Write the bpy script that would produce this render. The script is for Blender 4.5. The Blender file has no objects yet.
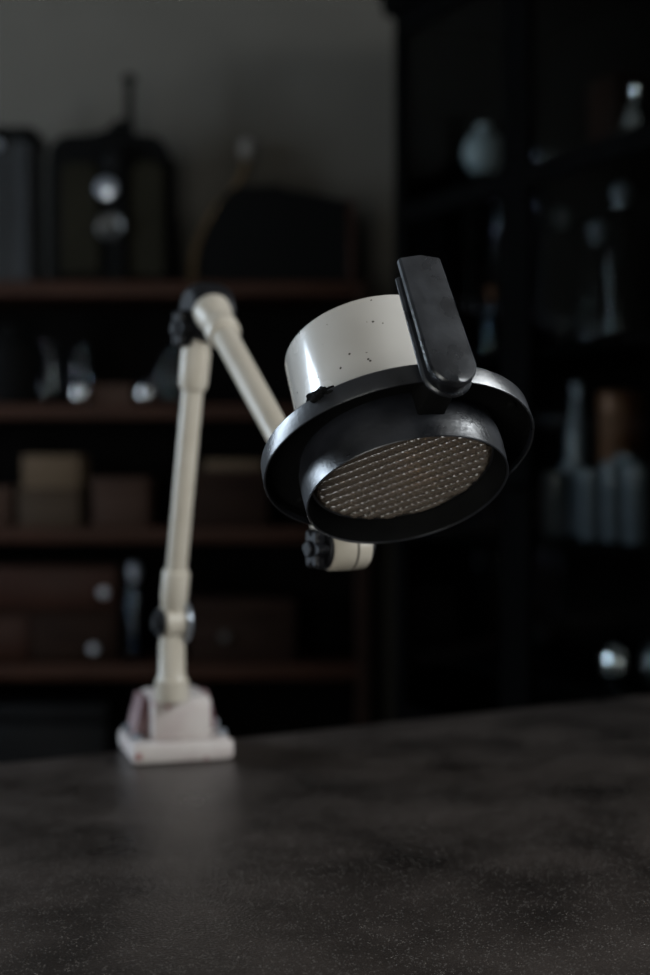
import bpy, bmesh, math, random
from mathutils import Vector, Matrix, Quaternion
random.seed(4)
PI = math.pi
F = 1354.0          # focal length in pixels (50 mm lens on a 36 mm frame height, 975 px)
H = 1.104           # camera height
TZ = 0.747          # table top height
col = bpy.context.scene.collection

def at(px, py, Y):
    """world point that stands at depth Y on the ray through a photograph pixel"""
    return Vector(((px - 325) / F * Y, Y, H - (py - 460) / F * Y))

# ------------------------------------------------------------------ materials
def new_mat(name):
    m = bpy.data.materials.new(name); m.use_nodes = True
    nt = m.node_tree
    for n in list(nt.nodes): nt.nodes.remove(n)
    out = nt.nodes.new('ShaderNodeOutputMaterial')
    return m, nt, out

def mat(name, c1, c2=None, rough=.5, metal=0.0, scale=12.0, detail=4.0, bump=0.0, bump_scale=200.0, rough_var=0.0,
        spec=.5, coat=0.0, stretch=(1, 1, 1), specks=None, speck_scale=90.0, speck_cut=.06, gate=.56, lo=.35, hi=.65):
    m, nt, out = new_mat(name)
    N, L = nt.nodes.new, nt.links.new
    b = N('ShaderNodeBsdfPrincipled'); L(b.outputs[0], out.inputs[0])
    tc = N('ShaderNodeTexCoord'); mp = N('ShaderNodeMapping'); mp.inputs['Scale'].default_value = stretch
    L(tc.outputs['Object'], mp.inputs[0])
    nz = N('ShaderNodeTexNoise'); nz.inputs['Scale'].default_value = scale; nz.inputs['Detail'].default_value = detail
    L(mp.outputs[0], nz.inputs['Vector'])
    r = N('ShaderNodeValToRGB'); r.color_ramp.elements[0].position = lo; r.color_ramp.elements[1].position = hi
    r.color_ramp.elements[0].color = (*c1, 1); r.color_ramp.elements[1].color = (*(c2 or c1), 1)
    L(nz.outputs[0], r.inputs[0])
    colour = r.outputs[0]
    if specks:
        n2 = N('ShaderNodeTexVoronoi'); n2.inputs['Scale'].default_value = speck_scale
        L(tc.outputs['Object'], n2.inputs['Vector'])
        n3 = N('ShaderNodeTexNoise'); n3.inputs['Scale'].default_value = speck_scale * .35; n3.inputs['Detail'].default_value = 2
        L(tc.outputs['Object'], n3.inputs['Vector'])
        lt = N('ShaderNodeMath'); lt.operation = 'LESS_THAN'; lt.inputs[1].default_value = speck_cut
        L(n2.outputs['Distance'], lt.inputs[0])
        gt = N('ShaderNodeMath'); gt.operation = 'GREATER_THAN'; gt.inputs[1].default_value = gate
        L(n3.outputs[0], gt.inputs[0])
        mu = N('ShaderNodeMath'); mu.operation = 'MULTIPLY'; L(lt.outputs[0], mu.inputs[0]); L(gt.outputs[0], mu.inputs[1])
        mx = N('ShaderNodeMix'); mx.data_type = 'RGBA'
        L(mu.outputs[0], mx.inputs[0]); L(colour, mx.inputs[6]); mx.inputs[7].default_value = (*specks, 1)
        colour = mx.outputs[2]
    L(colour, b.inputs['Base Color'])
    b.inputs['Metallic'].default_value = metal
    b.inputs['Specular IOR Level'].default_value = spec
    b.inputs['Coat Weight'].default_value = coat; b.inputs['Coat Roughness'].default_value = .08
    if rough_var:
        mr = N('ShaderNodeMapRange'); mr.inputs[1].default_value = .3; mr.inputs[2].default_value = .7
        mr.inputs[3].default_value = max(.02, rough - rough_var); mr.inputs[4].default_value = min(1, rough + rough_var)
        L(nz.outputs[0], mr.inputs[0]); L(mr.outputs[0], b.inputs['Roughness'])
    else:
        b.inputs['Roughness'].default_value = rough
    if bump:
        bn = N('ShaderNodeTexNoise'); bn.inputs['Scale'].default_value = bump_scale; bn.inputs['Detail'].default_value = 3
        L(mp.outputs[0], bn.inputs['Vector'])
        bp = N('ShaderNodeBump'); bp.inputs['Strength'].default_value = bump; bp.inputs['Distance'].default_value = .002
        L(bn.outputs[0], bp.inputs['Height']); L(bp.outputs[0], b.inputs['Normal'])
    return m

def glass_mat(name, tint=(.9, .93, .95), rough=.03, ior=1.5):
    """thin glass: Fresnel reflection over clear transmission"""
    m, nt, out = new_mat(name)
    N, L = nt.nodes.new, nt.links.new
    fr = N('ShaderNodeFresnel'); ge = N('ShaderNodeNewGeometry'); mi = N('ShaderNodeMapRange')
    mi.inputs[3].default_value = ior; mi.inputs[4].default_value = 1 / ior      # same reflection on both faces of the sheet
    L(ge.outputs['Backfacing'], mi.inputs[0]); L(mi.outputs[0], fr.inputs[0])
    g = N('ShaderNodeBsdfGlossy'); g.inputs['Roughness'].default_value = rough
    nz = N('ShaderNodeTexNoise'); nz.inputs['Scale'].default_value = 6
    tc = N('ShaderNodeTexCoord'); L(tc.outputs['Object'], nz.inputs['Vector'])
    mr = N('ShaderNodeMapRange'); mr.inputs[3].default_value = rough; mr.inputs[4].default_value = rough * 1.6
    L(nz.outputs[0], mr.inputs[0]); L(mr.outputs[0], g.inputs['Roughness'])
    t = N('ShaderNodeBsdfTransparent'); t.inputs[0].default_value = (*tint, 1)
    mx = N('ShaderNodeMixShader'); L(fr.outputs[0], mx.inputs[0]); L(t.outputs[0], mx.inputs[1]); L(g.outputs[0], mx.inputs[2])
    L(mx.outputs[0], out.inputs[0])
    return m

M = {}
M['cream'] = mat('cream_enamel', (0.3984, 0.3780, 0.3496), (0.4431, 0.4228, 0.3943), rough=.24, scale=9, rough_var=.05, coat=.6,
                 specks=(.06, .055, .05), speck_scale=150, speck_cut=.15)
M['cream_tube'] = mat('cream_paint', (.355, .315, .255), (.405, .365, .305), rough=.33, scale=14, rough_var=.06)
M['base_paint'] = mat('worn_pinkish_paint', (0.3952, 0.3399, 0.3241), (0.4585, 0.4190, 0.3952), rough=.45, scale=22, bump=.15, bump_scale=90,
                      specks=(.25, .10, .09), speck_scale=60, speck_cut=.25)
M['worn_red'] = mat('worn_reddish_paint', (.10, .045, .05), (.22, .15, .15), rough=.5, scale=30)
M['matte_black'] = mat('matte_black_lining', (.003, .003, .003), (.005, .005, .005), rough=.8, scale=30, spec=.06)
M['rubber'] = mat('black_rubber', (.005, .0055, .007), (.013, .014, .018), rough=.33, scale=26, rough_var=.08, bump=.10, bump_scale=260, spec=1.0)
M['bakelite'] = mat('worn_black_bakelite', (.004, .0045, .006), (.030, .033, .039), rough=.33, scale=30, rough_var=.10,
                    bump=.10, bump_scale=180, spec=.7, lo=.30, hi=.95, specks=(.2, .2, .21), speck_scale=70, speck_cut=.05)
M['black'] = mat('black_plastic', (0.0050, 0.0050, 0.0059), (0.0092, 0.0092, 0.0109), rough=.42, scale=30, spec=.16)
M['steel'] = mat('dull_steel', (0.3360, 0.3680, 0.4160), (0.4160, 0.4480, 0.4960), rough=.3, metal=.9, scale=30)
M['dial_metal'] = mat('tarnished_dial_metal', (0.0465, 0.0465, 0.0443), (0.0634, 0.0634, 0.0613), rough=.38, metal=.8, scale=30)
M['pewter'] = mat('worn_pewter', (0.2400, 0.2400, 0.2400), (0.3000, 0.3000, 0.3000), rough=.14, metal=1, scale=30)
M['chrome'] = mat('polished_metal', (.78, .80, .84), rough=.06, metal=1)
M['reflector'] = mat('brownish_reflector', (.66, .54, .42), (.76, .65, .53), rough=.42, metal=1, scale=20)
M['bulb'] = mat('frosted_bulb', (.70, .64, .56), (.75, .69, .6), rough=.35, scale=20)
M['table'] = mat('dark_table_top', (0.0086, 0.0066, 0.0056), (0.0361, 0.0283, 0.0242), rough=.32, scale=8, detail=8, lo=.32, hi=.68, rough_var=.06,
                 bump=.6, bump_scale=380, specks=(.12, .108, .097), speck_scale=380, speck_cut=.24, gate=.47)
M['wall'] = mat('olive_grey_plaster', (0.0581, 0.0532, 0.0435), (0.0684, 0.0627, 0.0521), rough=.9, scale=3, bump=.1, bump_scale=60)
M['ceiling'] = mat('ceiling_plaster', (0.1200, 0.1140, 0.1080), (0.1440, 0.1380, 0.1320), rough=.9, scale=3)
M['floor'] = mat('dark_floor_boards', (.03, .022, .017), (.05, .037, .028), rough=.5, scale=4, stretch=(1, 12, 1))
M['shelf'] = mat('dark_red_brown_wood', (0.0149, 0.0059, 0.0033), (0.0231, 0.0093, 0.0053), rough=.5, scale=6, stretch=(1, 10, 10), spec=0.08)
M['dark_back'] = mat('black_stained_board', (0.0016, 0.0014, 0.0012), (0.0026, 0.0022, 0.0020), rough=.8, scale=8, spec=.02)
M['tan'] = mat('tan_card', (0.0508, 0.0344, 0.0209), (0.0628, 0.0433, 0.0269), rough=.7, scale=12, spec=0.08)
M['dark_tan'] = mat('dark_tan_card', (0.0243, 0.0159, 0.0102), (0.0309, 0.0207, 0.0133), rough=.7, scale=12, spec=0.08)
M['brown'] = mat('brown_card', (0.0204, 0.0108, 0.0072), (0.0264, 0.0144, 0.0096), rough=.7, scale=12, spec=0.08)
M['redwood'] = mat('reddish_wood', (0.0124, 0.0044, 0.0026), (0.0175, 0.0065, 0.0038), rough=.45, scale=8, stretch=(1, 8, 8), spec=0.08)
M['dark_wood'] = mat('dark_wood', (0.0077, 0.0042, 0.0031), (0.0123, 0.0066, 0.0045), rough=.7, scale=8, stretch=(1, 8, 8), spec=.03)
M['ebony'] = mat('black_cabinet_wood', (0.0011, 0.0011, 0.0011), (0.0018, 0.0018, 0.0018), rough=.8, scale=8, stretch=(6, 6, 1), spec=.012)
M['canister'] = mat('grey_painted_tin', (0.0122, 0.0127, 0.0131), (0.0158, 0.0164, 0.0168), rough=.5, scale=10, spec=0.08)
M['olive'] = mat('dark_olive_paint', (0.0060, 0.0052, 0.0028), (0.0080, 0.0070, 0.0040), rough=.7, scale=10, spec=.05)
M['machine'] = mat('black_crinkle_paint', (0.0014, 0.0014, 0.0014), (0.0025, 0.0025, 0.0023), rough=.8, scale=60, spec=.04)
M['brass'] = mat('dull_brass', (.16, .11, .06), (.22, .16, .09), rough=.4, metal=.7, scale=10)
M['pale'] = mat('pale_knob_paint', (0.1600, 0.1520, 0.1400), (0.1840, 0.1760, 0.1640), rough=.3, scale=10)
M['copper'] = mat('orange_brown_copper', (0.1200, 0.0480, 0.0210), (0.1440, 0.0630, 0.0300), rough=.42, metal=.4, scale=10)
M['glass'] = glass_mat('clear_glass', ior=1.2)
M['blue_glass'] = glass_mat('bluish_glass', (.55, .66, .78), .05, 1.3)
M['milk_glass'] = mat('frosted_blue_glass', (0.0743, 0.0854, 0.1002), (0.1002, 0.1114, 0.1300), rough=.18, scale=14)
M['cabinet_glass'] = glass_mat('old_cabinet_glass', (.76, .78, .77), .03, 1.2)
M['pale_blue'] = mat('pale_bluish_reflection', (.22, .26, .29), (.28, .32, .35), rough=.25, scale=14)  # pale colour that stands in for a bluish reflection
M['pane'] = glass_mat('window_glass', (.95, .97, .97), .01, 1.2)
M['frame'] = mat('grey_window_paint', (.45, .45, .43), (.5, .5, .48), rough=.5, scale=10)
M['tub'] = mat('dark_grey_plastic', (0.0024, 0.0024, 0.0025), (0.0034, 0.0034, 0.0036), rough=.5, scale=10, spec=.06)

# ------------------------------------------------------------------ mesh helpers
def frame_of(axis):
    a = Vector(axis).normalized()
    h = Vector((0, 0, 1)) if abs(a.z) < .9 else Vector((1, 0, 0))
    e1 = h.cross(a).normalized(); e2 = a.cross(e1)
    return e1, e2, a

def lathe(bm, o, axis, prof, seg=48, closed=False, fr=None):
    """profile points (s along axis, radius); radius 0 closes to a pole"""
    e1, e2, a = fr or frame_of(axis); o = Vector(o)
    rings = []
    for s, r in prof:
        if r < 1e-6:
            rings.append([bm.verts.new(o + a * s)])
        else:
            rings.append([bm.verts.new(o + a * s + (e1 * math.cos(2 * PI * k / seg) + e2 * math.sin(2 * PI * k / seg)) * r) for k in range(seg)])
    pairs = list(zip(rings, rings[1:]))
    if closed: pairs.append((rings[-1], rings[0]))
    for A, B in pairs:
        for k in range(seg):
            k2 = (k + 1) % seg
            if len(A) == 1 and len(B) == 1: continue
            if len(A) == 1: bm.faces.new((A[0], B[k2], B[k]))
            elif len(B) == 1: bm.faces.new((A[k], A[k2], B[0]))
            else: bm.faces.new((A[k], A[k2], B[k2], B[k]))
    return bm

def cyl(bm, p, q, r, r2=None, seg=32, ch=.0012):
    p, q = Vector(p), Vector(q); L = (q - p).length; r2 = r if r2 is None else r2
    return lathe(bm, p, q - p, [(0, 0), (0, r - ch), (ch, r), (L - ch, r2), (L, r2 - ch), (L, 0)], seg)

def box(bm, lo, hi, mtx=None, bev=0.0):
    x0, y0, z0 = lo; x1, y1, z1 = hi
    vs = [bm.verts.new((x, y, z)) for z in (z0, z1) for y in (y0, y1) for x in (x0, x1)]
    fs = [bm.faces.new([vs[i] for i in f]) for f in ((0, 2, 3, 1), (4, 5, 7, 6), (0, 1, 5, 4), (2, 6, 7, 3), (0, 4, 6, 2), (1, 3, 7, 5))]
    if bev:
        es = list({e for f in fs for e in f.edges})
        r = bmesh.ops.bevel(bm, geom=es, offset=bev, segments=2, affect='EDGES', profile=.5)
        vs = list({v for f in r['faces'] for v in f.verts} | {v for v in vs if v.is_valid})
    if mtx is not None:
        for v in vs: v.co = mtx @ v.co
    return bm

def prism(bm, pts, o, e1, e2, e3, t0, t1, ch=0.0):
    """outline pts (x,y) in plane e1,e2, thickness t0..t1 along e3; optional chamfer toward the t1 side"""
    o, e1, e2, e3 = map(Vector, (o, e1, e2, e3))
    cx = sum(p[0] for p in pts) / len(pts); cy = sum(p[1] for p in pts) / len(pts)
    def ring(t, inset):
        out = []
        for x, y in pts:
            d = math.hypot(x - cx, y - cy) or 1
            k = max(0, 1 - inset / d)
            out.append(bm.verts.new(o + e1 * (cx + (x - cx) * k) + e2 * (cy + (y - cy) * k) + e3 * t))
        return out
    levels = [(t0, 0), (t1, 0)] if not ch else [(t0, ch), (t0 + ch, 0), (t1 - ch, 0), (t1, ch)]
    R = [ring(*l) for l in levels]
    n = len(pts)
    for A, B in zip(R, R[1:]):
        for k in range(n): bm.faces.new((A[k], A[(k + 1) % n], B[(k + 1) % n], B[k]))
    bm.faces.new(list(reversed(R[0]))); bm.faces.new(R[-1])
    return bm

def sweep(bm, pts, r, seg=16, caps=True):
    pts = [Vector(p) for p in pts]; rad = r if isinstance(r, (list, tuple)) else [r] * len(pts)
    rings = []; e1 = None
    for i, p in enumerate(pts):
        d = (pts[min(i + 1, len(pts) - 1)] - pts[max(i - 1, 0)]).normalized()
        if e1 is None: e1 = frame_of(d)[0]
        e1 = (e1 - d * e1.dot(d)).normalized(); e2 = d.cross(e1)
        rings.append([bm.verts.new(p + (e1 * math.cos(2 * PI * k / seg) + e2 * math.sin(2 * PI * k / seg)) * rad[i]) for k in range(seg)])
    for A, B in zip(rings, rings[1:]):
        for k in range(seg): bm.faces.new((A[k], A[(k + 1) % seg], B[(k + 1) % seg], B[k]))
    if caps: bm.faces.new(list(reversed(rings[0]))); bm.faces.new(rings[-1])
    return bm

def obj(name, bm, m, parent=None, loc=None, rot=None, smooth=True, angle=32, label=None):
    bmesh.ops.recalc_face_normals(bm, faces=bm.faces)
    if smooth:
        for f in bm.faces: f.smooth = True
        for e in bm.edges:
            if len(e.link_faces) == 2 and e.calc_face_angle(0) > math.radians(angle): e.smooth = False
    me = bpy.data.meshes.new(name); bm.to_mesh(me); bm.free()
    me.materials.append(M[m] if isinstance(m, str) else m)
    o = bpy.data.objects.new(name, me); col.objects.link(o)
    if parent is not None: o.parent = parent
    if loc is not None: o.location = loc
    if rot is not None: o.rotation_euler = rot
    if label: o['label'] = label
    return o

def tag(o, label, cat, group=None):
    o['label'] = label; o['category'] = cat
    if group: o['group'] = group
    return o

def thing(name, label, cat, loc=(0, 0, 0), rz=0.0, group=None):
    o = bpy.data.objects.new(name, None); col.objects.link(o)
    o.empty_display_size = .05; o.location = loc; o.rotation_euler = (0, 0, rz)
    return tag(o, label, cat, group)

def struct(name, bm, m, parent=None, smooth=False):
    o = obj(name, bm, m, parent, smooth=smooth)
    if parent is None: o['kind'] = 'structure'
    return o

NB = bmesh.new

# ------------------------------------------------------------------ the room
XL, XR, YB, YF, ZC = -2.6, 2.0, 3.62, -.9, 2.9
T = .12
struct('floor', box(NB(), (XL - T, YF - T, -.1), (XR + T, YB + T, 0)), 'floor')
struct('wall_back', box(NB(), (XL - T, YB, 0), (XR + T, YB + T, ZC)), 'wall')
struct('baseboard_back', box(NB(), (XL, YB - .016, 0), (XR, YB, .12)), 'dark_wood')

W1 = (1.68, 2.55, .85, 2.35)      # left window: y0 y1 z0 z1
b = NB()
box(b, (XL - T, YF, 0), (XL, W1[0], ZC)); box(b, (XL - T, W1[1], 0), (XL, YB, ZC))
box(b, (XL - T, W1[0], 0), (XL, W1[1], W1[2])); box(b, (XL - T, W1[0], W1[3]), (XL, W1[1], ZC))
struct('wall_left', b, 'wall')
W2 = (-1.35, -.40, .12, 1.80)         # window behind the camera: x0 x1 z0 z1
b = NB()
box(b, (XL - T, YF - T, 0), (W2[0], YF, ZC)); box(b, (W2[1], YF - T, 0), (XR + T, YF, ZC))
box(b, (W2[0], YF - T, 0), (W2[1], YF, W2[2])); box(b, (W2[0], YF - T, W2[3]), (W2[1], YF, ZC))
struct('wall_front', b, 'wall')
W3 = (-.15, 1.60, 1.62, 2.76)        # right window, high up: y0 y1 z0 z1
b = NB()
box(b, (XR, YF, 0), (XR + T, W3[0], ZC)); box(b, (XR, W3[1], 0), (XR + T, YB, ZC))
box(b, (XR, W3[0], 0), (XR + T, W3[1], W3[2])); box(b, (XR, W3[0], W3[3]), (XR + T, W3[1], ZC))
struct('wall_right', b, 'wall')
struct('ceiling', box(NB(), (XL - T, YF - T, ZC), (XR + T, YB + T, ZC + T)), 'ceiling')

def window(name, c, ex, ey, en, w, h):
    """casement in a wall opening centred on c, spanned by ex,ey, en into the room"""
    c, ex, ey, en = map(Vector, (c, ex, ey, en))
    mt = Matrix((( ex.x, ey.x, en.x, c.x), (ex.y, ey.y, en.y, c.y), (ex.z, ey.z, en.z, c.z), (0, 0, 0, 1)))
    f = NB(); t = .045
    for lo, hi in (((-w/2, -h/2), (-w/2 + t, h/2)), ((w/2 - t, -h/2), (w/2, h/2)), ((-w/2 + t, -h/2), (w/2 - t, -h/2 + t)), ((-w/2 + t, h/2 - t), (w/2 - t, h/2)),
                   ((-.012, -h/2 + t), (.012, h/2 - t))):
        box(f, (lo[0], lo[1], -.03), (hi[0], hi[1], .03), mt)
    fo = struct(name, f, 'frame')
    p = NB(); box(p, (-w/2 + t, -h/2 + t, -.003), (w/2 - t, h/2 - t, .003), mt)
    po = obj('pane', p, 'pane', fo, smooth=False)
    return fo

window('window_1', (XL - T/2, (W1[0] + W1[1]) / 2, (W1[2] + W1[3]) / 2), (0, 1, 0), (0, 0, 1), (1, 0, 0), W1[1] - W1[0], W1[3] - W1[2])
window('window_2', ((W2[0] + W2[1]) / 2, YF - T/2, (W2[2] + W2[3]) / 2), (1, 0, 0), (0, 0, 1), (0, -1, 0), W2[1] - W2[0], W2[3] - W2[2])
window('window_3', (XR + T/2, (W3[0] + W3[1]) / 2, (W3[2] + W3[3]) / 2), (0, -1, 0), (0, 0, 1), (-1, 0, 0), W3[1] - W3[0], W3[3] - W3[2])

def area(name, loc, rot, w, h, power, color):
    l = bpy.data.lights.new(name, 'AREA'); l.shape = 'RECTANGLE'; l.size = w; l.size_y = h; l.energy = power; l.color = color
    o = bpy.data.objects.new(name, l); col.objects.link(o); o.location = loc; o.rotation_euler = rot
    return o
# daylight standing outside each opening
area('daylight', (XL - T - .06, (W1[0] + W1[1]) / 2, (W1[2] + W1[3]) / 2), (0, -PI/2, 0), W1[3] - W1[2], W1[1] - W1[0], 52, (.74, .85, 1))
area('daylight', ((W2[0] + W2[1]) / 2, YF - T - .06, (W2[2] + W2[3]) / 2), (PI/2, 0, 0), W2[1] - W2[0], W2[3] - W2[2], 22, (1, .97, .93))
area('daylight', (XR + T + .06, (W3[0] + W3[1]) / 2, (W3[2] + W3[3]) / 2), (0, PI/2, 0), W3[3] - W3[2], W3[1] - W3[0], 62, (.96, .97, 1))

w = bpy.data.worlds.new('sky'); bpy.context.scene.world = w; w.use_nodes = True
nt = w.node_tree
for n in list(nt.nodes): nt.nodes.remove(n)
wo = nt.nodes.new('ShaderNodeOutputWorld'); bg = nt.nodes.new('ShaderNodeBackground'); sk = nt.nodes.new('ShaderNodeTexSky')
sk.sky_type = 'HOSEK_WILKIE'; sk.turbidity = 6
nt.links.new(sk.outputs[0], bg.inputs[0]); bg.inputs[1].default_value = .05; nt.links.new(bg.outputs[0], wo.inputs[0])

# ------------------------------------------------------------------ the table
ang = math.atan2(.47, .88)
table = thing('table', 'long dark table with a worn speckled top that carries the cream lamp', 'table', (0, 1.80, 0), ang)
obj('tabletop', box(NB(), (-1.05, -.98, TZ - .035), (1.0, 0, TZ), bev=.004), 'table', table)
a = NB(); box(a, (-.97, -.90, TZ - .13), (.92, -.875, TZ - .036)); box(a, (-.97, -.105, TZ - .13), (.92, -.08, TZ - .036))
box(a, (-.97, -.874, TZ - .13), (-.945, -.106, TZ - .036)); box(a, (.895, -.874, TZ - .13), (.92, -.106, TZ - .036))
obj('apron', a, 'ebony', table)
for x in (-.935, .885):
    for y in (-.865, -.115):
        l = NB(); lathe(l, (x, y, 0), (0, 0, 1), [(0, 0), (0, .018), (.01, .02), (TZ - .036, .03), (TZ - .036, 0)], 20)
        obj('leg', l, 'ebony', table)

# ------------------------------------------------------------------ the lamp
J0 = at(172, 622, 1.60)                                   # lower joint
J1 = at(199, 319, 1.535)                                  # elbow
J2 = at(341, 548, 1.20)                                   # joint behind the head
AX = Vector((-.897, -.443, 0)).normalized()               # all hinge axes (toward left and camera)
C = at(399.8, 461.07, 1.07)                                    # centre of the rim ring
n = Vector((.18917, -.50604, -.84151)).normalized()              # the way the lamp shines
vd = (C - Vector((0, 0, H))).normalized()
u = -(vd.cross(n)).normalized(); v = n.cross(u)
if v.y > 0: v = -v
HF = (u, n.cross(u), n)

lamp = thing('jointed_lamp', 'old cream jointed arm lamp with black rimmed round head, bolted to the dark table', 'lamp', (J0.x, J0.y, TZ))
INV = lamp.matrix_basis.inverted()
LI = Matrix.Translation(-Vector(lamp.location))
def lp(name, bm, m, parent=None, label=None, **k):
    """lamp part; a sub-part hangs on its part"""
    o = obj(name, bm, m, parent or lamp, label=label, **k)
    if parent is None: o.matrix_parent_inverse = LI
    return o

# base
rb = math.radians(17)
bc = at(174.5, 749, 1.655); bc.z = 0
MB = Matrix.Translation((bc.x, bc.y, 0)) @ Matrix.Rotation(rb, 4, 'Z')
bb = NB(); box(bb, (-.034, -.046, TZ + .024), (.036, .046, TZ + .073), MB, bev=.004)
base = lp('base_block', bb, 'base_paint')
fl = NB(); box(fl, (-.061, -.062, TZ), (.061, .056, TZ + .024), MB, bev=.006)
lp('base_flange', fl, 'base_paint', base)
for sgn in (-1, 1):
    for yy, rr_, hh_ in ((.02, .008, .010), (-.03, .007, .007)):
        c1 = NB(); cyl(c1, MB @ Vector((sgn * .052, yy, TZ + .024)), MB @ Vector((sgn * .052, yy, TZ + .024 + hh_)), rr_, seg=6)
        lp('bolt', c1, 'steel', base)
for sgn, x_ in ((-1, -.0343), (1, .0363)):
    gs = NB(); pts = [(0, .046), (0, 0), (.017, 0), (.017, .010), (.008, .046)]
    prism(gs, pts if sgn > 0 else [(-a_, b_) for a_, b_ in reversed(pts)], MB @ Vector((x_, 0, TZ + .0243)), MB.to_3x3() @ Vector((1, 0, 0)), (0, 0, 1), MB.to_3x3() @ Vector((0, -1, 0)), -.040, .020 if sgn < 0 else -.006, ch=.002)
    lp('side_gusset', gs, 'worn_red', base, label='reddish worn side gusset')
# stem
sb = Vector((J0.x, J0.y, TZ + .073))
st = NB(); lathe(st, sb, (0, 0, 1), [(0, 0), (0, .0195), (.004, .0205), (.024, .0198), (.027, .0172), (.031, .0158), (.066, .0152), (.078, .0135), (.092, .0125), (.092, 0)], 40)
lp('stem', st, 'cream_tube')
# lower joint
P = J1 - J0; pd = P.normalized()
lj = NB(); cyl(lj, J0 - AX * .012, J0 + AX * .012, .0200, seg=40)
j0 = lp('lower_joint', lj, 'cream_tube')
for s, r0 in ((-1, .0245), (1, .0165)):
    ws = NB(); cyl(ws, J0 + AX * s * .012, J0 + AX * s * .018, r0, seg=40)
    cyl(ws, J0 + AX * s * .018, J0 + AX * s * .023, .011, seg=6)
    lp('washer', ws, 'steel' if s < 0 else 'black', j0, label='dull bluish steel washer' if s < 0 else 'black clamp nut')
# lower arm
Lp = P.length
la = NB(); lathe(la, J0, pd, [(.012, 0), (.012, .0125), (.022, .0145), (.030, .0158), (.060, .0158), (.063, .0150), (.065, .0121),
                             (Lp - .082, .0122), (Lp - .080, .0150), (Lp - .072, .0168), (Lp - .040, .0170), (Lp - .028, .0150), (Lp - .010, .015), (Lp - .01, 0)], 40)
lp('lower_arm', la, 'cream_tube')
# star knob helper
def star_knob(bm, o, axis, R, t, lobes=6):
    e1, e2, a_ = frame_of(axis)
    pts = []
    for k in range(72):
        th = 2 * PI * k / 72
        rr = R * (.84 + .16 * math.cos(lobes * th) if True else 1)
        pts.append((rr * math.cos(th), rr * math.sin(th)))
    prism(bm, pts, o, e1, e2, a_, 0, t, ch=min(.003, t * .25))
    cyl(bm, Vector(o) + a_ * (t - .0005), Vector(o) + a_ * (t + .004), R * .38, seg=24)
    return bm
# elbow
A = J2 - J1; ad = A.normalized(); La = A.length
eb = NB(); lathe(eb, J1 - AX * .036 + Vector((0, 0, .006)), AX, [(0, 0), (0, .022), (.004, .030), (.012, .0340), (.022, .0350), (.036, .0345), (.046, .031), (.050, .026), (.050, 0)], 48)
elbow = lp('elbow_joint', eb, 'black', label='black elbow barrel')
kn = NB(); star_knob(kn, J1 + AX * .0135 + Vector((0, 0, -.012)), AX, .0235, .014)
lp('clamp_knob', kn, 'black', elbow)
# upper arm: hub sits on the near side of the barrel
side = ad.cross(AX).normalized()
if side.y > 0: side = -side
HO = J1 + side * .020 - AX * .006
AE = J2 - ad * .015
ua = NB(); A2 = AE - HO; L2 = A2.length
lathe(ua, HO, A2, [(.015, 0), (.015, .0206), (.0165, .0214), (.027, .0210), (.044, .0178), (.050, .0174), (.054, .0190), (.068, .0190), (.071, .0172), (.072, .0136),
                   (L2 - .040, .0132), (L2 - .038, .0145), (L2 - .012, .0150), (L2, .0165), (L2, 0)], 40)
lp('upper_arm', ua, 'cream_tube')
# head joint
hj = NB(); lathe(hj, J2, AX, [(-.023, 0), (-.023, .017), (-.021, .0190), (-.0085, .0200), (-.0085, .0180), (-.0065, .0180), (-.0065, .0200), (.012, .0200), (.015, .0185), (.015, 0)], 48)
hjo = lp('head_joint', hj, 'cream_tube')
gk = NB(); lathe(gk, J2, AX, [(-.0086, .0175), (-.0086, .0196), (-.0064, .0196), (-.0064, .0175)], 48, closed=True); lp('groove_shade', gk, 'matte_black', hjo, label='thin black ring that darkens the groove like shade')  # black ring added so the groove reads as a dark, shaded gap
gw = NB(); cyl(gw, J2 + AX * .015, J2 + AX * .019, .0185, seg=32)
lp('washer', gw, 'black', hjo)
kn = NB(); star_knob(kn, J2 + AX * .019, AX, .0195, .011)
lp('clamp_knob', kn, 'black', hjo)
cb = NB(); cyl(cb, J2 - AX * .023, J2 - AX * .030, .011, seg=6); lp('nut', cb, 'black', hjo)
# yoke from the joint to the drum
yk = NB(); rd = (J2 - C); rd = (rd - n * rd.dot(n)).normalized()
sweep(yk, [J2 + rd * -.012 - n * .004, J2 - rd * .03 - n * .022, C + rd * .085 - n * .042, C + rd * .062 - n * .045], [.010, .010, .0105, .012], 20)
lp('yoke', yk, 'cream_tube')

def hp(s, r, ph): return C + n * s + (u * math.cos(ph) + v * math.sin(ph)) * r
# drum housing
RD = .073
dr = NB(); lathe(dr, C, n, [(-.1107, 0), (-.1107, RD - .006), (-.1103, RD - .0022), (-.1092, RD - .0003), (-.1078, RD), (-.012, RD), (-.012, RD - .0015), (-.1078, RD - .0015), (-.1092, 0)], 128, fr=HF)
drum = lp('drum_housing', dr, 'cream')
# ring
RR = .1088
rg = NB(); lathe(rg, C, n, [(-.0165, RD + .0005), (-.0165, RR - .0025), (-.0160, RR - .0008), (-.0148, RR), (-.001, RR + .0004), (.0002, RR), (.0002, RR - .0012), (-.001, RR - .0018), (-.0115, RR - .0026),
                             (-.0125, RR - .004), (-.0125, RD + .0005)], 160, closed=True, fr=HF)
ring = lp('rim_ring', rg, 'rubber')
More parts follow.
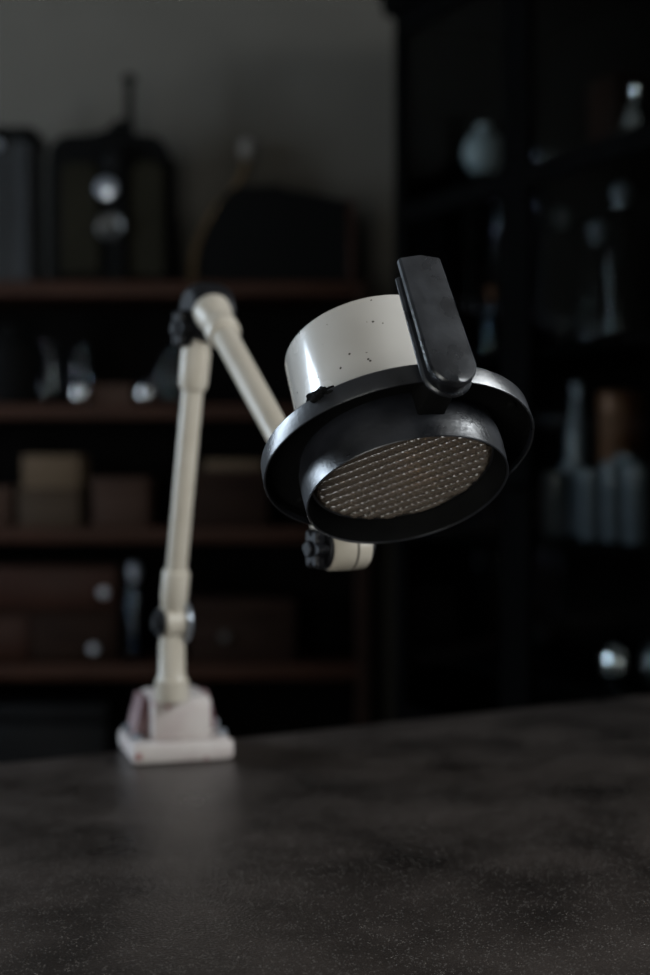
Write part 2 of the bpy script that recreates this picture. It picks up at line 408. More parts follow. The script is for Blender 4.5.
# torn lump on the ring's back edge
lm = NB(); bmesh.ops.create_icosphere(lm, subdivisions=4, radius=1)
ph = math.radians(115); lc = hp(-.0150, .1035, ph)
rad_ = (u * math.cos(ph) + v * math.sin(ph)); tan_ = (-u * math.sin(ph) + v * math.cos(ph))
from mathutils import noise
for q in lm.verts:
    k = 1 + .40 * noise.noise(q.co * 2.1) + .26 * noise.noise(q.co * 5) + .10 * noise.noise(q.co * 12)
    c_ = q.co * k
    q.co = lc + tan_ * c_.x * .0105 + rad_ * c_.y * .0085 - n * c_.z * .0068
lp('torn_rubber_lump', lm, 'matte_black', ring, angle=60)
for s, r, p_ in ((-.0125, .097, 14), (-.0125, .0955, 205), (-.0125, .097, 130), (-.0125, .097, 270)):
    sc = NB(); q = hp(s, r, math.radians(p_)); cyl(sc, q - n * .0005, q + n * .004, .0038, seg=20)
    lp('screw', sc, 'matte_black', ring)
# shroud
sh = NB(); lathe(sh, C, n, [(-.012, .0775), (-.006, .0795), (.000, .0812), (.008, .0815), (.018, .0812), (.0275, .0806), (.0292, .0807), (.0299, .0801), (.0292, .0791), (.022, .0780), (.012, .0760), (.009, .0745), (.0065, .0735), (-.012, .0735)], 160, closed=True, fr=HF)
shroud = lp('shroud', sh, 'rubber')
iv = NB(); lathe(iv, C, n, [(.0286, .0788), (.022, .0776), (.012, .0756), (.009, .0741), (.009, .0731), (.012, .0746), (.022, .0768), (.0286, .0784)], 160, closed=True, fr=HF)
lp('inner_sleeve', iv, 'matte_black', shroud, label='matte black inner sleeve')
iv = NB(); lathe(iv, C, n, [(-.0124, .079), (-.0124, RR - .0045), (-.0112, RR - .0028), (-.0040, RR - .0022), (-.0040, RR - .0026), (-.0108, RR - .0036), (-.0114, RR - .006), (-.0114, .079)], 160, closed=True, fr=HF)
lp('recess_lining', iv, 'matte_black', ring, label='matte black recess behind the rim')
# reflector bowl
rf = NB(); prof = []
for k in range(17):
    t = k / 16; prof.append((-.006 - .062 * (1 - t * t), max(0, .066 * t)))
back = [(s - .0012, r) for s, r in reversed(prof)]
lathe(rf, C, n, prof + back[:-1] + [(prof[0][0] - .0012, 0)], 96, fr=HF)
refl = lp('reflector', rf, 'reflector', label='brownish metal reflector behind the lens')
bl = NB(); lathe(bl, C, n, [(-.060, 0), (-.060, .012), (-.045, .014), (-.032, .021), (-.024, .022), (-.016, .018), (-.011, .010), (-.009, 0)], 40, fr=HF)
lp('bulb', bl, 'bulb')
# lens with pressed prism rows
LR = .0742; pu, pv = .0054, .0107; su, sv = 6, 14
du, dv = pu / su, pv / sv
nu, nv = int(LR / du) + 1, int(LR / dv) + 1
le = NB(); grid = {}
lu = (u * math.cos(.215) + v * math.sin(.215)); lv = (v * math.cos(.215) - u * math.sin(.215))
def lens_pt(i, j, back):
    x, y = i * du, j * dv; r = math.hypot(x, y)
    if r > LR: x, y = x * LR / r, y * LR / r
    if back: h = -.0032
    else:
        row = math.floor(y / pv); fv = (y / pv) - row
        fu = (x / pu) % 1.0
        ridge = math.sqrt(max(0, 1 - (2 * fv - 1) ** 2))
        pit = abs(math.cos(PI * fu)) ** 1.6
        h = .0056 * max(ridge * (1 - .080 * pit), .42 * (1 - pit)) * min(1, max(0, (LR - .0015 - r) / .005))
    return C + n * (.0085 + h) + lu * x + lv * y
for back in (False, True):
    for i in range(-nu, nu + 1):
        for j in range(-nv, nv + 1):
            if math.hypot(i * du, j * dv) < LR + max(du, dv) * .7: grid[i, j, back] = le.verts.new(lens_pt(i, j, back))
fkeys = []
for (i, j, bk) in list(grid):
    q = [(i, j, bk), (i + 1, j, bk), (i + 1, j + 1, bk), (i, j + 1, bk)]
    if all(t in grid for t in q):
        try: le.faces.new([grid[t] for t in q])
        except ValueError: pass
be = [e for e in le.edges if len(e.link_faces) == 1]
mg, ntl, lo_ = new_mat('prismatic_lens_glass')
LN, LLk = ntl.nodes.new, ntl.links.new
gg = LN('ShaderNodeBsdfGlossy'); gg.inputs['Roughness'].default_value = .16
dd = LN('ShaderNodeBsdfDiffuse'); tt = LN('ShaderNodeBsdfTransparent'); tt.inputs[0].default_value = (.82, .73, .63, 1)
nn = LN('ShaderNodeTexNoise'); nn.inputs['Scale'].default_value = 30; cr = LN('ShaderNodeValToRGB')
cr.color_ramp.elements[0].color = (.13, .10, .075, 1); cr.color_ramp.elements[1].color = (.24, .20, .165, 1)
LLk(nn.outputs[0], cr.inputs[0]); LLk(cr.outputs[0], dd.inputs[0])
rr2 = LN('ShaderNodeBsdfRefraction'); rr2.inputs['Roughness'].default_value = .03; rr2.inputs['IOR'].default_value = 1.45; rr2.inputs[0].default_value = (.95, .90, .84, 1)
m0 = LN('ShaderNodeMixShader'); m0.inputs[0].default_value = .30; LLk(rr2.outputs[0], m0.inputs[2]); LLk(tt.outputs[0], m0.inputs[1])
m1 = LN('ShaderNodeMixShader'); m1.inputs[0].default_value = .55; LLk(dd.outputs[0], m1.inputs[1]); LLk(m0.outputs[0], m1.inputs[2])
ff = LN('ShaderNodeFresnel'); gm = LN('ShaderNodeNewGeometry'); mr2 = LN('ShaderNodeMapRange'); mr2.inputs[3].default_value = 1.8; mr2.inputs[4].default_value = 1 / 1.8
LLk(gm.outputs['Backfacing'], mr2.inputs[0]); LLk(mr2.outputs[0], ff.inputs[0])
m2 = LN('ShaderNodeMixShader'); LLk(ff.outputs[0], m2.inputs[0]); LLk(m1.outputs[0], m2.inputs[1]); LLk(gg.outputs[0], m2.inputs[2]); LLk(m2.outputs[0], lo_.inputs[0])
M['lens'] = mg
bmesh.ops.bridge_loops(le, edges=be)
lens = lp('lens', le, 'lens', angle=70, label='ribbed prismatic glass lens')

rt = NB(); lathe(rt, C, n, [(.0085 + .0016 * math.cos(2 * PI * k / 10), .0733 + .0013 * math.sin(2 * PI * k / 10)) for k in range(10)], 128, closed=True, fr=HF)
lp('retaining_ring', rt, 'rubber', lens, label='thin black retaining ring')
# handle: a tongue of two plates on the ring's near side, parallel to the drum
hph = math.radians(66.7)
hr = (u * math.cos(hph) + v * math.sin(hph)); ht = (u * math.sin(hph) - v * math.cos(hph))   # ht points right in the photograph
hb = (-n - ht * .018).normalized()
def tongue(bm, L, Wt, Wb, r0, th, y0, ridge=.0, inset=0.0):
    rows = []
    Rb = Wb * .5 - inset
    ys = [Rb * (1 - math.cos(PI / 2 * k / 10)) for k in range(11)] + [Rb + (L - Rb) * k / 6 for k in range(1, 7)]
    for y in ys:
        full = (Wb + (Wt - Wb) * max(0, (y - Rb)) / (L - Rb)) * .5 - inset
        w = full if y >= Rb else full * math.sqrt(max(0, 1 - ((Rb - y) / Rb) ** 2))
        w = max(w, .0012)
        e = .0016
        top = .0016 if y == ys[-1] else 0
        def pt(x, yy, z): return C + hr * (r0 + z) + ht * (x + .0030) + hb * (yy + y0)
        rg_ = [pt(-w, y, -th), pt(-w, y, -e), pt(-max(w - e, .0004), y, 0), pt(0, y + top, ridge), pt(max(w - e, .0004), y, 0), pt(w, y, -e), pt(w, y, -th)]
        rows.append([bm.verts.new(p) for p in rg_])
    for A_, B_ in zip(rows, rows[1:]):
        for k in range(7): bm.faces.new((A_[k], A_[(k + 1) % 7], B_[(k + 1) % 7], B_[k]))
    bm.faces.new(list(reversed(rows[0]))); bm.faces.new(rows[-1])
    return bm
hl = NB()
tongue(hl, .1150, .0335, .0365, .1300, .0055, -.0174, ridge=.0014)
hand = lp('handle', hl, 'bakelite', angle=12)
h2 = NB(); tongue(h2, .109, .0335, .0385, .1165, .0035, -.0185); lp('back_plate', h2, 'bakelite', hand, angle=20)
h3 = NB(); tongue(h3, .107, .0335, .0375, .1250, .0095, -.0165, inset=.0045); lp('core', h3, 'black', hand)
# neck that joins handle, ring and shroud
nk = NB(); mN = Matrix(((ht.x, hr.x, n.x, C.x), (ht.y, hr.y, n.y, C.y), (ht.z, hr.z, n.z, C.z), (0, 0, 0, 1)))
box(nk, (-.012, .079, -.012), (.010, .1165, .011), mN, bev=.002)
lp('neck', nk, 'matte_black', hand)

# ------------------------------------------------------------------ open shelf on the left
SY0, SY1 = 3.30, 3.60
def sx(px, Y=SY0): return (px - 325) / F * Y
def sz(py, Y=SY0): return H - (py - 460) / F * Y
TB = [sz(281), sz(404), sz(528), sz(665), .13]     # top faces of the boards
XS0, XS1 = -1.55, sx(357)
shelf = thing('shelf_unit', 'open dark red-brown wooden shelf unit against the olive wall', 'shelf', ((XS0 + XS1) / 2, (SY0 + SY1) / 2, 0))
SI = Matrix.Translation(-Vector(shelf.location))
def spart(name, bm, m):
    o = obj(name, bm, m, shelf); o.matrix_parent_inverse = SI; return o
for z in TB: spart('board', box(NB(), (XS0, SY0, z - .036), (XS1, SY1 - .012, z), bev=.002), 'shelf')
for x in (XS0 - .03, XS1): spart('upright', box(NB(), (x, SY0, 0), (x + .03, SY1, TB[0]), bev=.002), 'dark_wood')
spart('back_panel', box(NB(), (XS0, SY1 - .011, 0), (XS1, SY1, TB[0] - .037)), 'dark_back')

def rbox(name, label, cat, px0, px1, py0, zb, m, dy=.05, depth=.16, group=None, bev=.004, lid=None):
    """box whose front fills px0..px1 with its top at py0, standing at height zb"""
    Y = SY0 + dy; x0, x1 = sx(px0, Y), sx(px1, Y); zt = sz(py0, Y); w, h = x1 - x0, zt - zb
    if lid is None:
        o = obj(name, box(NB(), (-w/2, 0, 0), (w/2, depth, h), bev=bev), m, loc=((x0 + x1) / 2, Y, zb)); return tag(o, label, cat, group)
    r = thing(name, label, cat, ((x0 + x1) / 2, Y, zb), 0, group)
    obj('body', box(NB(), (-w/2 + .002, .002, 0), (w/2 - .002, depth - .002, h * (1 - lid)), bev=bev), m, r)
    obj('lid', box(NB(), (-w/2, 0, h * (1 - lid)), (w/2, depth, h), bev=bev), m, r)
    return r

# top board: canister, machine, stick, case
Y = SY0 + .04; cx_ = sx(-2, Y); z0 = TB[0]
can = thing('canister', 'grey ribbed tin canister with a dark lid, leftmost on the top board', 'canister', (cx_, Y + .09, z0))
cb = NB(); hh = sz(140, Y) - z0
pts = []
for k in range(160):
    th = 2 * PI * k / 160; c_, s_ = math.cos(th), math.sin(th); e = .28
    x = math.copysign(abs(c_) ** e, c_) * .083; y = math.copysign(abs(s_) ** e, s_) * .083; rr = 1 + .018 * math.cos(40 * th)
    pts.append((x * rr, y * rr))
prism(cb, pts, (0, 0, 0), (1, 0, 0), (0, 1, 0), (0, 0, 1), 0, hh)
obj('body', cb, 'canister', can)
ld = NB(); prism(ld, [(x * 1.06, y * 1.06) for x, y in pts[::2]], (0, 0, 0), (1, 0, 0), (0, 1, 0), (0, 0, 1), hh, hh + .034, ch=.004)
obj('lid', ld, 'machine', can)
kb = NB(); cyl(kb, (.0, -.089, hh - .012), (.0, -.098, hh - .012), .012); obj('badge', kb, 'steel', can)

Y = SY0 + .05
def rr_outline(w, h, r, seg=8):
    pts = []
    for cxx, cyy, a0 in ((w/2 - r, h - r, 0), (-w/2 + r, h - r, PI/2)):
        for k in range(seg + 1): th = a0 + PI/2 * k / seg; pts.append((cxx + r * math.cos(th), cyy + r * math.sin(th)))
    return pts + [(-w/2, 0), (w/2, 0)]
mx_ = sx(107, Y)
mach = thing('old_machine', 'black round-shouldered old machine with two round dials and an upright rod', 'machine', (mx_, Y, z0))
k_ = Y / F
bdy = NB(); prism(bdy, rr_outline(.30, sz(132, Y) - z0, .055), (0, 0, 0), (1, 0, 0), (0, 0, 1), (0, -1, 0), -.19, -.02, ch=.006); obj('body', bdy, 'machine', mach)
pn = NB(); prism(pn, rr_outline(.095, .275, .03), (-.068, 0, .025), (1, 0, 0), (0, 0, 1), (0, -1, 0), -.02, 0, ch=.004); obj('front_panel', pn, 'olive', mach)
pn = NB(); prism(pn, rr_outline(.085, .285, .035), (.098, 0, .02), (1, 0, 0), (0, 0, 1), (0, -1, 0), -.02, 0, ch=.004); obj('side_panel', pn, 'olive', mach)
cl = NB(); prism(cl, rr_outline(.05, .345, .012), (.022, 0, .0), (1, 0, 0), (0, 0, 1), (0, -1, 0), -.02, .012, ch=.004); obj('column', cl, 'machine', mach)
dz1, dz2, dz0 = sz(188, Y - .02) - z0, sz(226, Y - .02) - z0, sz(161, Y - .02) - z0
d1 = NB(); lathe(d1, (.002, -.012, dz1), (0, -1, 0), [(0, 0), (0, .027), (.008, .027), (.012, .023), (.014, .014), (.015, 0)], 32); obj('dial', d1, 'steel', mach, label='bright metal dial')
d2 = NB(); lathe(d2, (.012, -.012, dz2), (0, -1, 0), [(0, 0), (0, .034), (.008, .034), (.012, .029), (.009, .024), (.007, .012), (.012, .008), (.012, 0)], 32); obj('dial', d2, 'dial_metal', mach)
d3 = NB(); lathe(d3, (.014, -.012, dz0), (0, -1, 0), [(0, 0), (0, .022), (.010, .022), (.012, .018), (.012, 0)], 32); obj('dial', d3, 'tub', mach)
tp = NB(); hb_ = sz(132, Y) - z0; prism(tp, [(-.06, 0), (.04, 0), (.04, .045), (.0, .045), (-.02, .02), (-.06, .012)], (.01, .06, hb_), (1, 0, 0), (0, 0, 1), (0, 1, 0), 0, .07); obj('top_cap', tp, 'machine', mach)
rd_ = NB(); zr = sz(75, Y + .09) - z0
lathe(rd_, (.042, .09, hb_ + .03), (0, 0, 1), [(0, 0), (0, .011), (zr - hb_ - .05, .010), (zr - hb_ - .048, .017), (zr - hb_ - .034, .017), (zr - hb_ - .03, .012), (zr - hb_ - .03, 0)], 20); obj('rod', rd_, 'machine', mach)

# black dome-topped case
Y = SY0 + .045; x0, x1 = sx(200, Y), sx(348, Y); cw = x1 - x0; zc = sz(186, Y) - z0
case = thing('domed_case', 'black dome-topped case with a reddish wooden end, rightmost on the top board', 'case', ((x0 + x1) / 2, Y, z0))
pts = [(cw/2, 0), (cw/2, zc * .84)]
for k in range(1, 25):
    t = k / 24; xx = cw/2 - cw * t
    hgt = zc * (.84 + .16 * math.sin(PI * min(1, t / .72) * .5)) if t < .72 else zc * (1 - .62 * ((t - .72) / .28) ** 2.0)
    pts.append((xx, hgt))
pts += [(-cw/2, 0)]
cs_ = NB(); prism(cs_, pts, (0, 0, 0), (1, 0, 0), (0, 0, 1), (0, 1, 0), 0, .2); obj('body', cs_, 'machine', case)
en = NB(); box(en, (cw/2, .0, 0), (cw/2 + .016, .2, zc * .86), bev=.002); obj('end_board', en, 'redwood', case, label='reddish wooden end board')
hd = NB(); sweep(hd, [(-.05, .1, zc * .99), (-.045, .1, zc + .016), (.015, .1, zc + .016), (.02, .1, zc * .98)], .005, 10); obj('carry_handle', hd, 'machine', case)

# curved stick with a pale knob, standing behind the case
Y = SY0 + .27
p0 = Vector((sx(192, Y), Y, z0)); 
stick = thing('knobbed_stick', 'slim tan curved stick with a pale round knob, behind the black domed case', 'stick', p0)
pp = [Vector((sx(x, Y) - p0.x, 0, sz(y, Y) - z0)) for x, y in ((192, 276.5), (193, 262), (197, 245), (205, 226), (218, 206), (233, 190), (243, 174), (247, 158))]
pp[0].z = .0
sk_ = NB(); sweep(sk_, pp, [.012, .009, .0085, .008, .008, .0078, .0075, .008], 14); obj('shaft', sk_, 'brass', stick)
kb = NB(); bmesh.ops.create_uvsphere(kb, u_segments=24, v_segments=16, radius=.026)
for q in kb.verts: q.co = Vector((q.co.x * .9, q.co.y, q.co.z * 1.2)) + Vector((sx(247, Y) - p0.x, 0, sz(150, Y) - z0))
obj('knob', kb, 'pale', stick)

# second board: glass vessels
def vessel(name, label, cat, px, base_py_z, Y, prof, m='glass', group=None, stopper=None):
    o = thing(name, label, cat, (sx(px, Y), Y, base_py_z), 0, group)
    bmv = NB(); lathe(bmv, (0, 0, 0), (0, 0, 1), prof, 40); obj('body', bmv, m, o)
    if stopper:
        s0, r0, mm = stopper; b2 = NB()
        lathe(b2, (0, 0, s0), (0, 0, 1), [(0, 0), (0, r0 * .7), (.012, r0 * .75), (.016, r0), (.016 + r0, r0 * 1.05), (.016 + 1.7 * r0, r0 * .6), (.016 + 1.9 * r0, 0)], 32); obj('stopper', b2, mm, o)
    return o
def jar_prof(R, Hh, neck):
    return [(0.0, 0), (0, R * .8), (.006, R * .96), (.02, R), (Hh * .62, R), (Hh * .76, R * .9), (Hh * .86, neck * 1.1), (Hh * .9, neck), (Hh * .97, neck), (Hh, neck * 1.12), (Hh, neck * .95), (Hh * .88, neck * .9), (Hh * .76, R * .84), (.02, R * .95), (.008, 0)]
z1 = TB[1]
vessel('glass_jar', 'clear glass jar, leftmost of the glass jars on the second board', 'jar', 50, z1, SY0 + .13, jar_prof(.052, .165, .03), stopper=None)
vessel('glass_jar', 'clear glass jar close behind the polished pot left of the wooden tray', 'jar', 81, z1, SY0 + .06, jar_prof(.034, .15, .022))
tray = thing('wooden_tray', 'low brown wooden tray between two glinting pots on the second board', 'tray', (sx(113, SY0 + .06), SY0 + .06, z1))
tw = .052; tb = NB(); box(tb, (-tw, -.03, 0), (tw, .09, .008)); obj('bottom', tb, 'brown', tray)
for lo, hi in (((-tw, -.03, .008), (tw, -.022, .05)), ((-tw, .082, .008), (tw, .09, .05)), ((-tw, -.022, .008), (-tw + .008, .082, .05)), ((tw - .008, -.022, .008), (tw, .082, .05))):
    obj('side', box(NB(), lo, hi), 'brown', tray)
def pot(name, label, px, Y, zb, R, hh, m='pewter'):
    o = thing(name, label, 'pot', (sx(px, Y), Y, zb))
    b2 = NB(); lathe(b2, (0, 0, 0), (0, 0, 1), [(0, 0), (0, R * .6), (.003, R * .65), (hh * .25, R * .95), (hh * .45, R), (hh * .7, R * .86), (hh * .8, R * .6), (hh * .8, 0)], 32); obj('body', b2, m, o)
    b3 = NB(); lathe(b3, (0, 0, hh * .8), (0, 0, 1), [(0, 0), (0, R * .62), (hh * .08, R * .5), (hh * .12, R * .12), (hh * .2, R * .16), (hh * .24, 0)], 32); obj('lid', b3, m, o)
    return o
pot('metal_pot', 'small polished lidded pot left of the low wooden tray', 80, SY0 + .016 + .012, z1, .024, .055)
pot('metal_pot', 'small polished lidded pot right of the low wooden tray', 146, SY0 + .03, z1, .026, .058)
vessel('glass_jar', 'clear glass jar behind the lamp arm on the second board', 'jar', 169, z1, SY0 + .10, jar_prof(.036, .14, .024))
vessel('stoneware_jug', 'black stoneware jug at the left end of the second board', 'jug', 12, z1, SY0 + .12, jar_prof(.075, .2, .035), m='machine')

# third board: boxes
z2 = TB[2]
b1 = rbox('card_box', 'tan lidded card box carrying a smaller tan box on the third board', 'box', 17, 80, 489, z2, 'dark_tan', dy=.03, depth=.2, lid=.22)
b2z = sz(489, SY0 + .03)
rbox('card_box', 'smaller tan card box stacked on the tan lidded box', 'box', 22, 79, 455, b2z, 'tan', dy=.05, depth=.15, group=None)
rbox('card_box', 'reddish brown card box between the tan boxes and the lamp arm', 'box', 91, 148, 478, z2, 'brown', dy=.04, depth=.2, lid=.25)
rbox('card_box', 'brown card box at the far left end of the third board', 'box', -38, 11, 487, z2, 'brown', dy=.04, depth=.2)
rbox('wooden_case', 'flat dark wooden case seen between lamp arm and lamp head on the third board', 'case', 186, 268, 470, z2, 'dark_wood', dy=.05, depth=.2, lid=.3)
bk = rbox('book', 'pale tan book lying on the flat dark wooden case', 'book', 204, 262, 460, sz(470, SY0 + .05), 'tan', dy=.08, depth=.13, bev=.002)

# fourth board: drawer chest, bottle, box
z3 = TB[3]; Y = SY0 + .03
x0, x1 = sx(-60, Y), sx(118, Y); cw = x1 - x0; ch_ = sz(566, Y) - z3
chest = thing('drawer_chest', 'reddish wooden tabletop chest of drawers with pale metal knobs', 'chest', ((x0 + x1) / 2, Y, z3))
obj('carcass', box(NB(), (-cw/2, .012, 0), (cw/2, .22, ch_), bev=.003), 'dark_wood', chest)
drw = obj('drawer', box(NB(), (-cw/2 + .008, 0, ch_ * .56), (cw/2 - .008, .0118, ch_ - .006), bev=.002), 'redwood', chest, label='reddish top drawer')
kx = sx(105, Y) - (x0 + x1) / 2
def knob_(x, z, parent, R=.013):
    q = NB(); lathe(q, (x, 0, z), (0, -1, 0), [(0, 0), (0, R * .5), (.008, R * .45), (.012, R * .9), (.018, R), (.024, R * .7), (.027, 0)], 24); obj('knob', q, 'steel', parent)
knob_(kx, sz(592, Y) - z3, drw); knob_(-kx, sz(592, Y) - z3, drw)
for s in (0, 1):
    xa = -cw/2 + .008 + s * (cw/2 - .004); xb = xa + cw/2 - .012
    d_ = obj('drawer', box(NB(), (xa, 0, .008), (xb, .0118, ch_ * .56 - .02), bev=.002), 'dark_wood' if s else 'redwood', chest)
    knob_(sx(95, Y) - (x0 + x1) / 2 if s else -(sx(95, Y) - (x0 + x1) / 2), sz(648, Y) - z3, d_)
vessel('bottle', 'bluish glass bottle with a metal cap beside the drawer chest', 'bottle', 134, z3, SY0 + .06, jar_prof(.028, .20, .016), m='blue_glass', stopper=(.2, .016, 'steel'))
bx = rbox('latched_box', 'dark reddish latched box right of the lamp arm on the lowest visible board', 'box', 188, 296, 600, z3, 'dark_wood', dy=.04, depth=.22, lid=.3)
lt = NB(); yl = sz(637, SY0 + .04) - z3; lathe(lt, (sx(225, SY0 + .04) - bx.location.x, .002, yl), (0, -1, 0), [(0, 0), (0, .012), (.006, .012), (.012, .008), (.014, 0)], 20); obj('latch', lt, 'dial_metal', bx)
# floor-level board
tub = rbox('storage_tub', 'dark grey lidded storage tub on the bottom board behind the table', 'tub', -40, 108, 705, TB[4], 'tub', dy=.03, depth=.24, lid=.12, bev=.012)

# ------------------------------------------------------------------ glazed cabinet on the right
CD = Vector((.452, -.892, 0)).normalized()
P0 = Vector((.160, 3.20, 0))
cabrz = math.atan2(CD.y, CD.x)
# local: x along the front (from far end to near end), y into the depth?  depth direction = (.892,.452)
CW, CDp, CH = 1.02, .40, 2.16
cab = thing('glazed_cabinet', 'tall black cabinet with glazed doors full of glassware', 'cabinet', P0, cabrz)
def cp(name, bm, m, parent=None, **k): return obj(name, bm, m, parent or cab, **k)
cy = 1      # local +y = rot(+90) of CD = (.892,.452): into the cabinet
SH = [1.70, 1.335, .945, .668, .12]
cp('side_panel', box(NB(), (0, .022, 0), (.022, CDp, CH)), 'ebony')
cp('side_panel', box(NB(), (CW - .022, .022, 0), (CW, CDp, CH)), 'ebony')
cp('back_panel', box(NB(), (.022, CDp - .012, 0), (CW - .022, CDp, CH)), 'dark_back')
cp('top_panel', box(NB(), (.022, .022, CH - .022), (CW - .022, CDp - .012, CH)), 'ebony')
for z in SH: cp('shelf_board', box(NB(), (.022, .03, z - .022), (CW - .022, CDp - .012, z)), 'ebony')
pl = NB(); box(pl, (0, .0, 0), (CW, .022, .10)); cp('plinth', pl, 'ebony')
cn = NB(); prism(cn, [(0, 0), (0, .07), (.035, .07), (.030, .05), (.014, .035), (.008, 0)], (-.03, .0, CH), (0, -1, 0), (0, 0, 1), (1, 0, 0), 0, CW + .06)
box(cn, (-.03, .0, CH), (CW + .03, CDp, CH + .07)); cp('cornice', cn, 'ebony', smooth=False)
def door(x0, x1):
    d = NB(); z0_, z1_ = .11, CH - .005; sw, rw = .045, .06
    for lo, hi in (((x0, z0_), (x0 + sw, z1_)), ((x1 - sw, z0_), (x1, z1_)), ((x0 + sw, z0_), (x1 - sw, z0_ + rw)), ((x0 + sw, z1_ - rw), (x1 - sw, z1_)),
                   ((x0 + sw, .48), (x1 - sw, .53)), ((x0 + sw, 1.655), (x1 - sw, 1.70))):
        box(d, (lo[0], 0, lo[1]), (hi[0], .021, hi[1]), bev=.003)
    dr_ = cp('door', d, 'ebony')
    g_ = NB(); box(g_, (x0 + sw, .008, .53), (x1 - sw, .011, 1.655)); cp('pane', g_, 'cabinet_glass', dr_, smooth=False)
    g_ = NB(); box(g_, (x0 + sw, .008, 1.70), (x1 - sw, .011, z1_ - rw)); cp('pane', g_, 'cabinet_glass', dr_, smooth=False)
    pz = NB(); box(pz, (x0 + sw, .007, z0_ + rw), (x1 - sw, .014, .48)); cp('door_panel', pz, 'ebony', dr_)
    hx = x1 - .022 if x0 < .1 else x0 + .022
    hn = NB(); lathe(hn, (hx, 0, 1.05), (0, -1, 0), [(0, 0), (0, .006), (.010, .006), (.014, .011), (.02, .010), (.023, 0)], 20); cp('knob', hn, 'ebony', dr_)
door(.004, .4955); door(.4985, CW - .004)

cabM = Matrix.Translation(P0) @ Matrix.Rotation(cabrz, 4, 'Z')
def inside(px, yl):
    """local x so that (x, yl) in the cabinet projects on photo column px"""
    t = (px - 325) / F
    # world X = P0.x + CD.x*x + D.x*yl ; Y likewise
    D = Vector((-CD.y, CD.x, 0))
    ax_, ay_ = P0.x + D.x * yl, P0.y + D.y * yl
    x = (t * ay_ - ax_) / (CD.x - t * CD.y)
    wp = Vector((ax_ + CD.x * x, ay_ + CD.y * x, 0)); return wp
def cv(name, label, cat, px, yl, z, prof, m, group=None, stopper=None, rz=0):
    wp = inside(px, yl)
    o = thing(name, label, cat, (wp.x, wp.y, z), rz, group)
    if name == 'reflection_vase':
        q = NB(); lathe(q, (0, 0, 0), (0, 0, 1), [(0, 0), (0, .036), (.006, .036), (.012, .014), (.045, .012), (.062, .022), (.062, 0)], 28); obj('foot', q, 'ebony', o, label='dark turned foot')
    bmv = NB(); lathe(bmv, (0, 0, 0), (0, 0, 1), prof, 36); obj('body', bmv, m, o)
    if stopper:
        s0, r0, mm = stopper; q = NB()
        lathe(q, (0, 0, s0), (0, 0, 1), [(0, 0), (0, r0 * .6), (.01, r0 * .6)] + [(.012 + r0 * .8 - r0 * math.cos(math.radians(t)), r0 * math.sin(math.radians(t))) for t in range(40, 180, 12)] + [(.012 + r0 * 1.8, 0)], 28); obj('stopper', q, mm, o)
    return o
def tumbler(R, Hh): return [(0, 0), (0, R * .85), (.004, R * .9), (Hh, R), (Hh, R * .94), (.012, R * .84), (.010, 0)]
def globe(R): return [(0, 0), (0, R * .45), (.008, R * .45)] + [(.008 + R * .9 - R * math.cos(math.radians(t)), R * math.sin(math.radians(t))) for t in range(30, 165, 7)] + [(.008 + R * 1.9, R * .22), (.008 + R * 2.15, R * .26), (.008 + R * 2.15, 0)]
S0, S1, S2, S3 = SH[:4]
cv('reflection_vase', 'pale bluish round vase on a dark foot, standing in for a reflection behind the left cabinet door', 'vase', 484, .14, S0, [(.060, .02)] + [(.108 - .052 * math.cos(math.radians(t)), .049 * math.sin(math.radians(t))) for t in range(25, 160, 8)] + [(.160, .016), (.172, .018), (.172, 0)], 'pale_blue')  # added vase: its pale body draws a bluish glass reflection
cv('glass_vase', 'slim polished vase glinting at the right edge of the upper cabinet shelf', 'vase', 637, .15, S0, [(0, 0), (0, .022), (.006, .030), (.03, .036), (.06, .036), (.085, .028), (.105, .014), (.12, .013), (.13, .017), (.13, 0)], 'chrome')
wp = inside(617, .28)
bb_ = obj('wooden_box', box(NB(), (-.05, -.04, 0), (.05, .04, .22), bev=.003), 'redwood', loc=(wp.x, wp.y, S0), rot=(0, 0, cabrz)); tag(bb_, 'dark reddish wooden box on the upper cabinet shelf', 'box')
cv('glass_bowl', 'dim glass bowl near the middle post on the upper cabinet shelf', 'bowl', 552, .16, S0, [(0, 0), (0, .03), (.006, .03), (.03, .055), (.06, .062), (.06, .058), (.03, .05), (.012, 0)], 'glass')
# second cabinet shelf: tall jars
for px, yl, R, hh, lab in ((562, .13, .040, .25, 'tall clear glass jar nearest the middle post on the second cabinet shelf'),
                           (598, .27, .042, .24, 'tall clear glass jar set back on the second cabinet shelf'),
                           (622, .12, .044, .26, 'tall clear glass jar at the right of the second cabinet shelf')):
    cv('glass_jar', lab, 'jar', px, yl, S1, jar_prof(R, hh, R * .6), 'glass', stopper=(hh, R * .5, 'milk_glass'))
cv('bottle', 'small dark bottle with a pinkish cap behind the left door on the second cabinet shelf', 'bottle', 492, .14, S1, jar_prof(.026, .13, .012), 'blue_glass', stopper=(.13, .014, 'copper'))
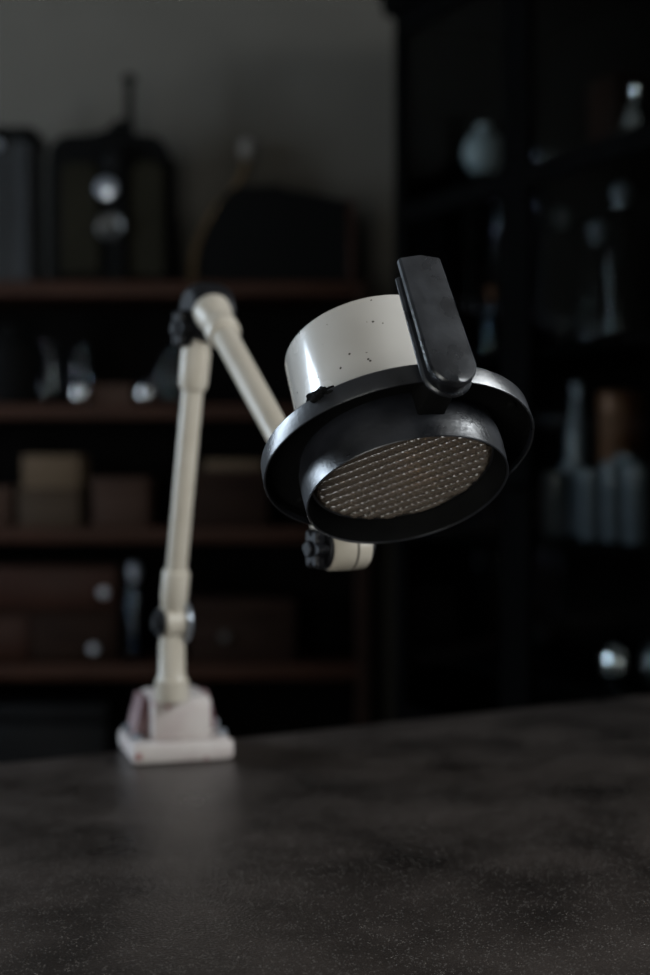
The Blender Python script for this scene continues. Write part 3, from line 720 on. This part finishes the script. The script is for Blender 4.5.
# third cabinet shelf: drinking glasses, bottle, copper canister
GP = ((556, .10, .030, .135, 'bluish drinking glass first from the middle post on the third cabinet shelf'),
      (575, .20, .032, .15, 'bluish drinking glass standing behind the first on the third cabinet shelf'),
      (592, .10, .029, .14, 'bluish drinking glass in front of the tall slim bottle'),
      (615, .11, .028, .155, 'bluish drinking glass in front of the orange-brown canister'),
      (637, .10, .029, .150, 'bluish drinking glass at the right edge of the third cabinet shelf'),
      (628, .19, .027, .17, 'taller bluish drinking glass at the canister, set back'))
for px, yl, R, hh, lab in GP: cv('drinking_glass', lab, 'glass', px, yl, S2, tumbler(R, hh), 'milk_glass', group='glasses on the third cabinet shelf')
cv('bottle', 'tall slim grey glass bottle behind the row of drinking glasses', 'bottle', 577, .29, S2, jar_prof(.026, .30, .013), 'milk_glass', stopper=(.30, .014, 'steel'))
cv('copper_canister', 'orange-brown canister behind the drinking glasses', 'canister', 621, .295, S2, [(0, 0), (0, .046), (.004, .048), (.25, .048), (.255, .05), (.30, .05), (.305, .047), (.31, .01), (.31, 0)], 'copper')
# lowest visible shelf
def ball_prof(R): return [(0, 0), (0, R * .5), (.004, R * .55)] + [(.004 + R * .85 - R * math.cos(math.radians(t)), R * math.sin(math.radians(t))) for t in range(32, 176, 8)] + [(.004 + R * 1.85, 0)]
cv('metal_pot', 'round polished metal pot glinting low in the cabinet', 'pot', 622, .10, S3, ball_prof(.050), 'chrome')
cv('metal_pot', 'dull round metal pot right of the glinting one', 'pot', 660, .16, S3, ball_prof(.046), 'steel')
cv('metal_pot', 'dim round metal pot near the middle post low in the cabinet', 'pot', 546, .20, S3, ball_prof(.048), 'tub')

# repeats of a kind share a group
for o in list(col.objects):
    if o.parent or 'category' not in o or 'group' in o: continue
    base_name = o.name.split('.')[0]; right = o.location.x > .1
    g_name = {('glass_jar', False): 'glass jars on the second board', ('glass_jar', True): 'glass jars in the cabinet',
              ('card_box', False): 'card boxes on the third board', ('metal_pot', False): 'small lidded pots on the second board',
              ('metal_pot', True): 'round metal pots low in the cabinet'}.get((base_name, right))
    if g_name: o['group'] = g_name

# ------------------------------------------------------------------ camera
cd = bpy.data.cameras.new('camera'); co = bpy.data.objects.new('camera', cd); col.objects.link(co)
co.location = (0, 0, H); co.rotation_euler = (PI/2, 0, 0)
cd.lens = 50; cd.sensor_width = 36; cd.sensor_fit = 'AUTO'; cd.shift_y = -27.5 / 975; cd.clip_start = .02
cd.dof.use_dof = True; cd.dof.focus_distance = 1.02; cd.dof.aperture_fstop = 2.7
sc = bpy.context.scene; sc.camera = co
vs = sc.view_settings; vs.view_transform = 'Standard'; vs.look = 'None'; vs.exposure = .9; vs.gamma = 1; vs.use_curve_mapping = False
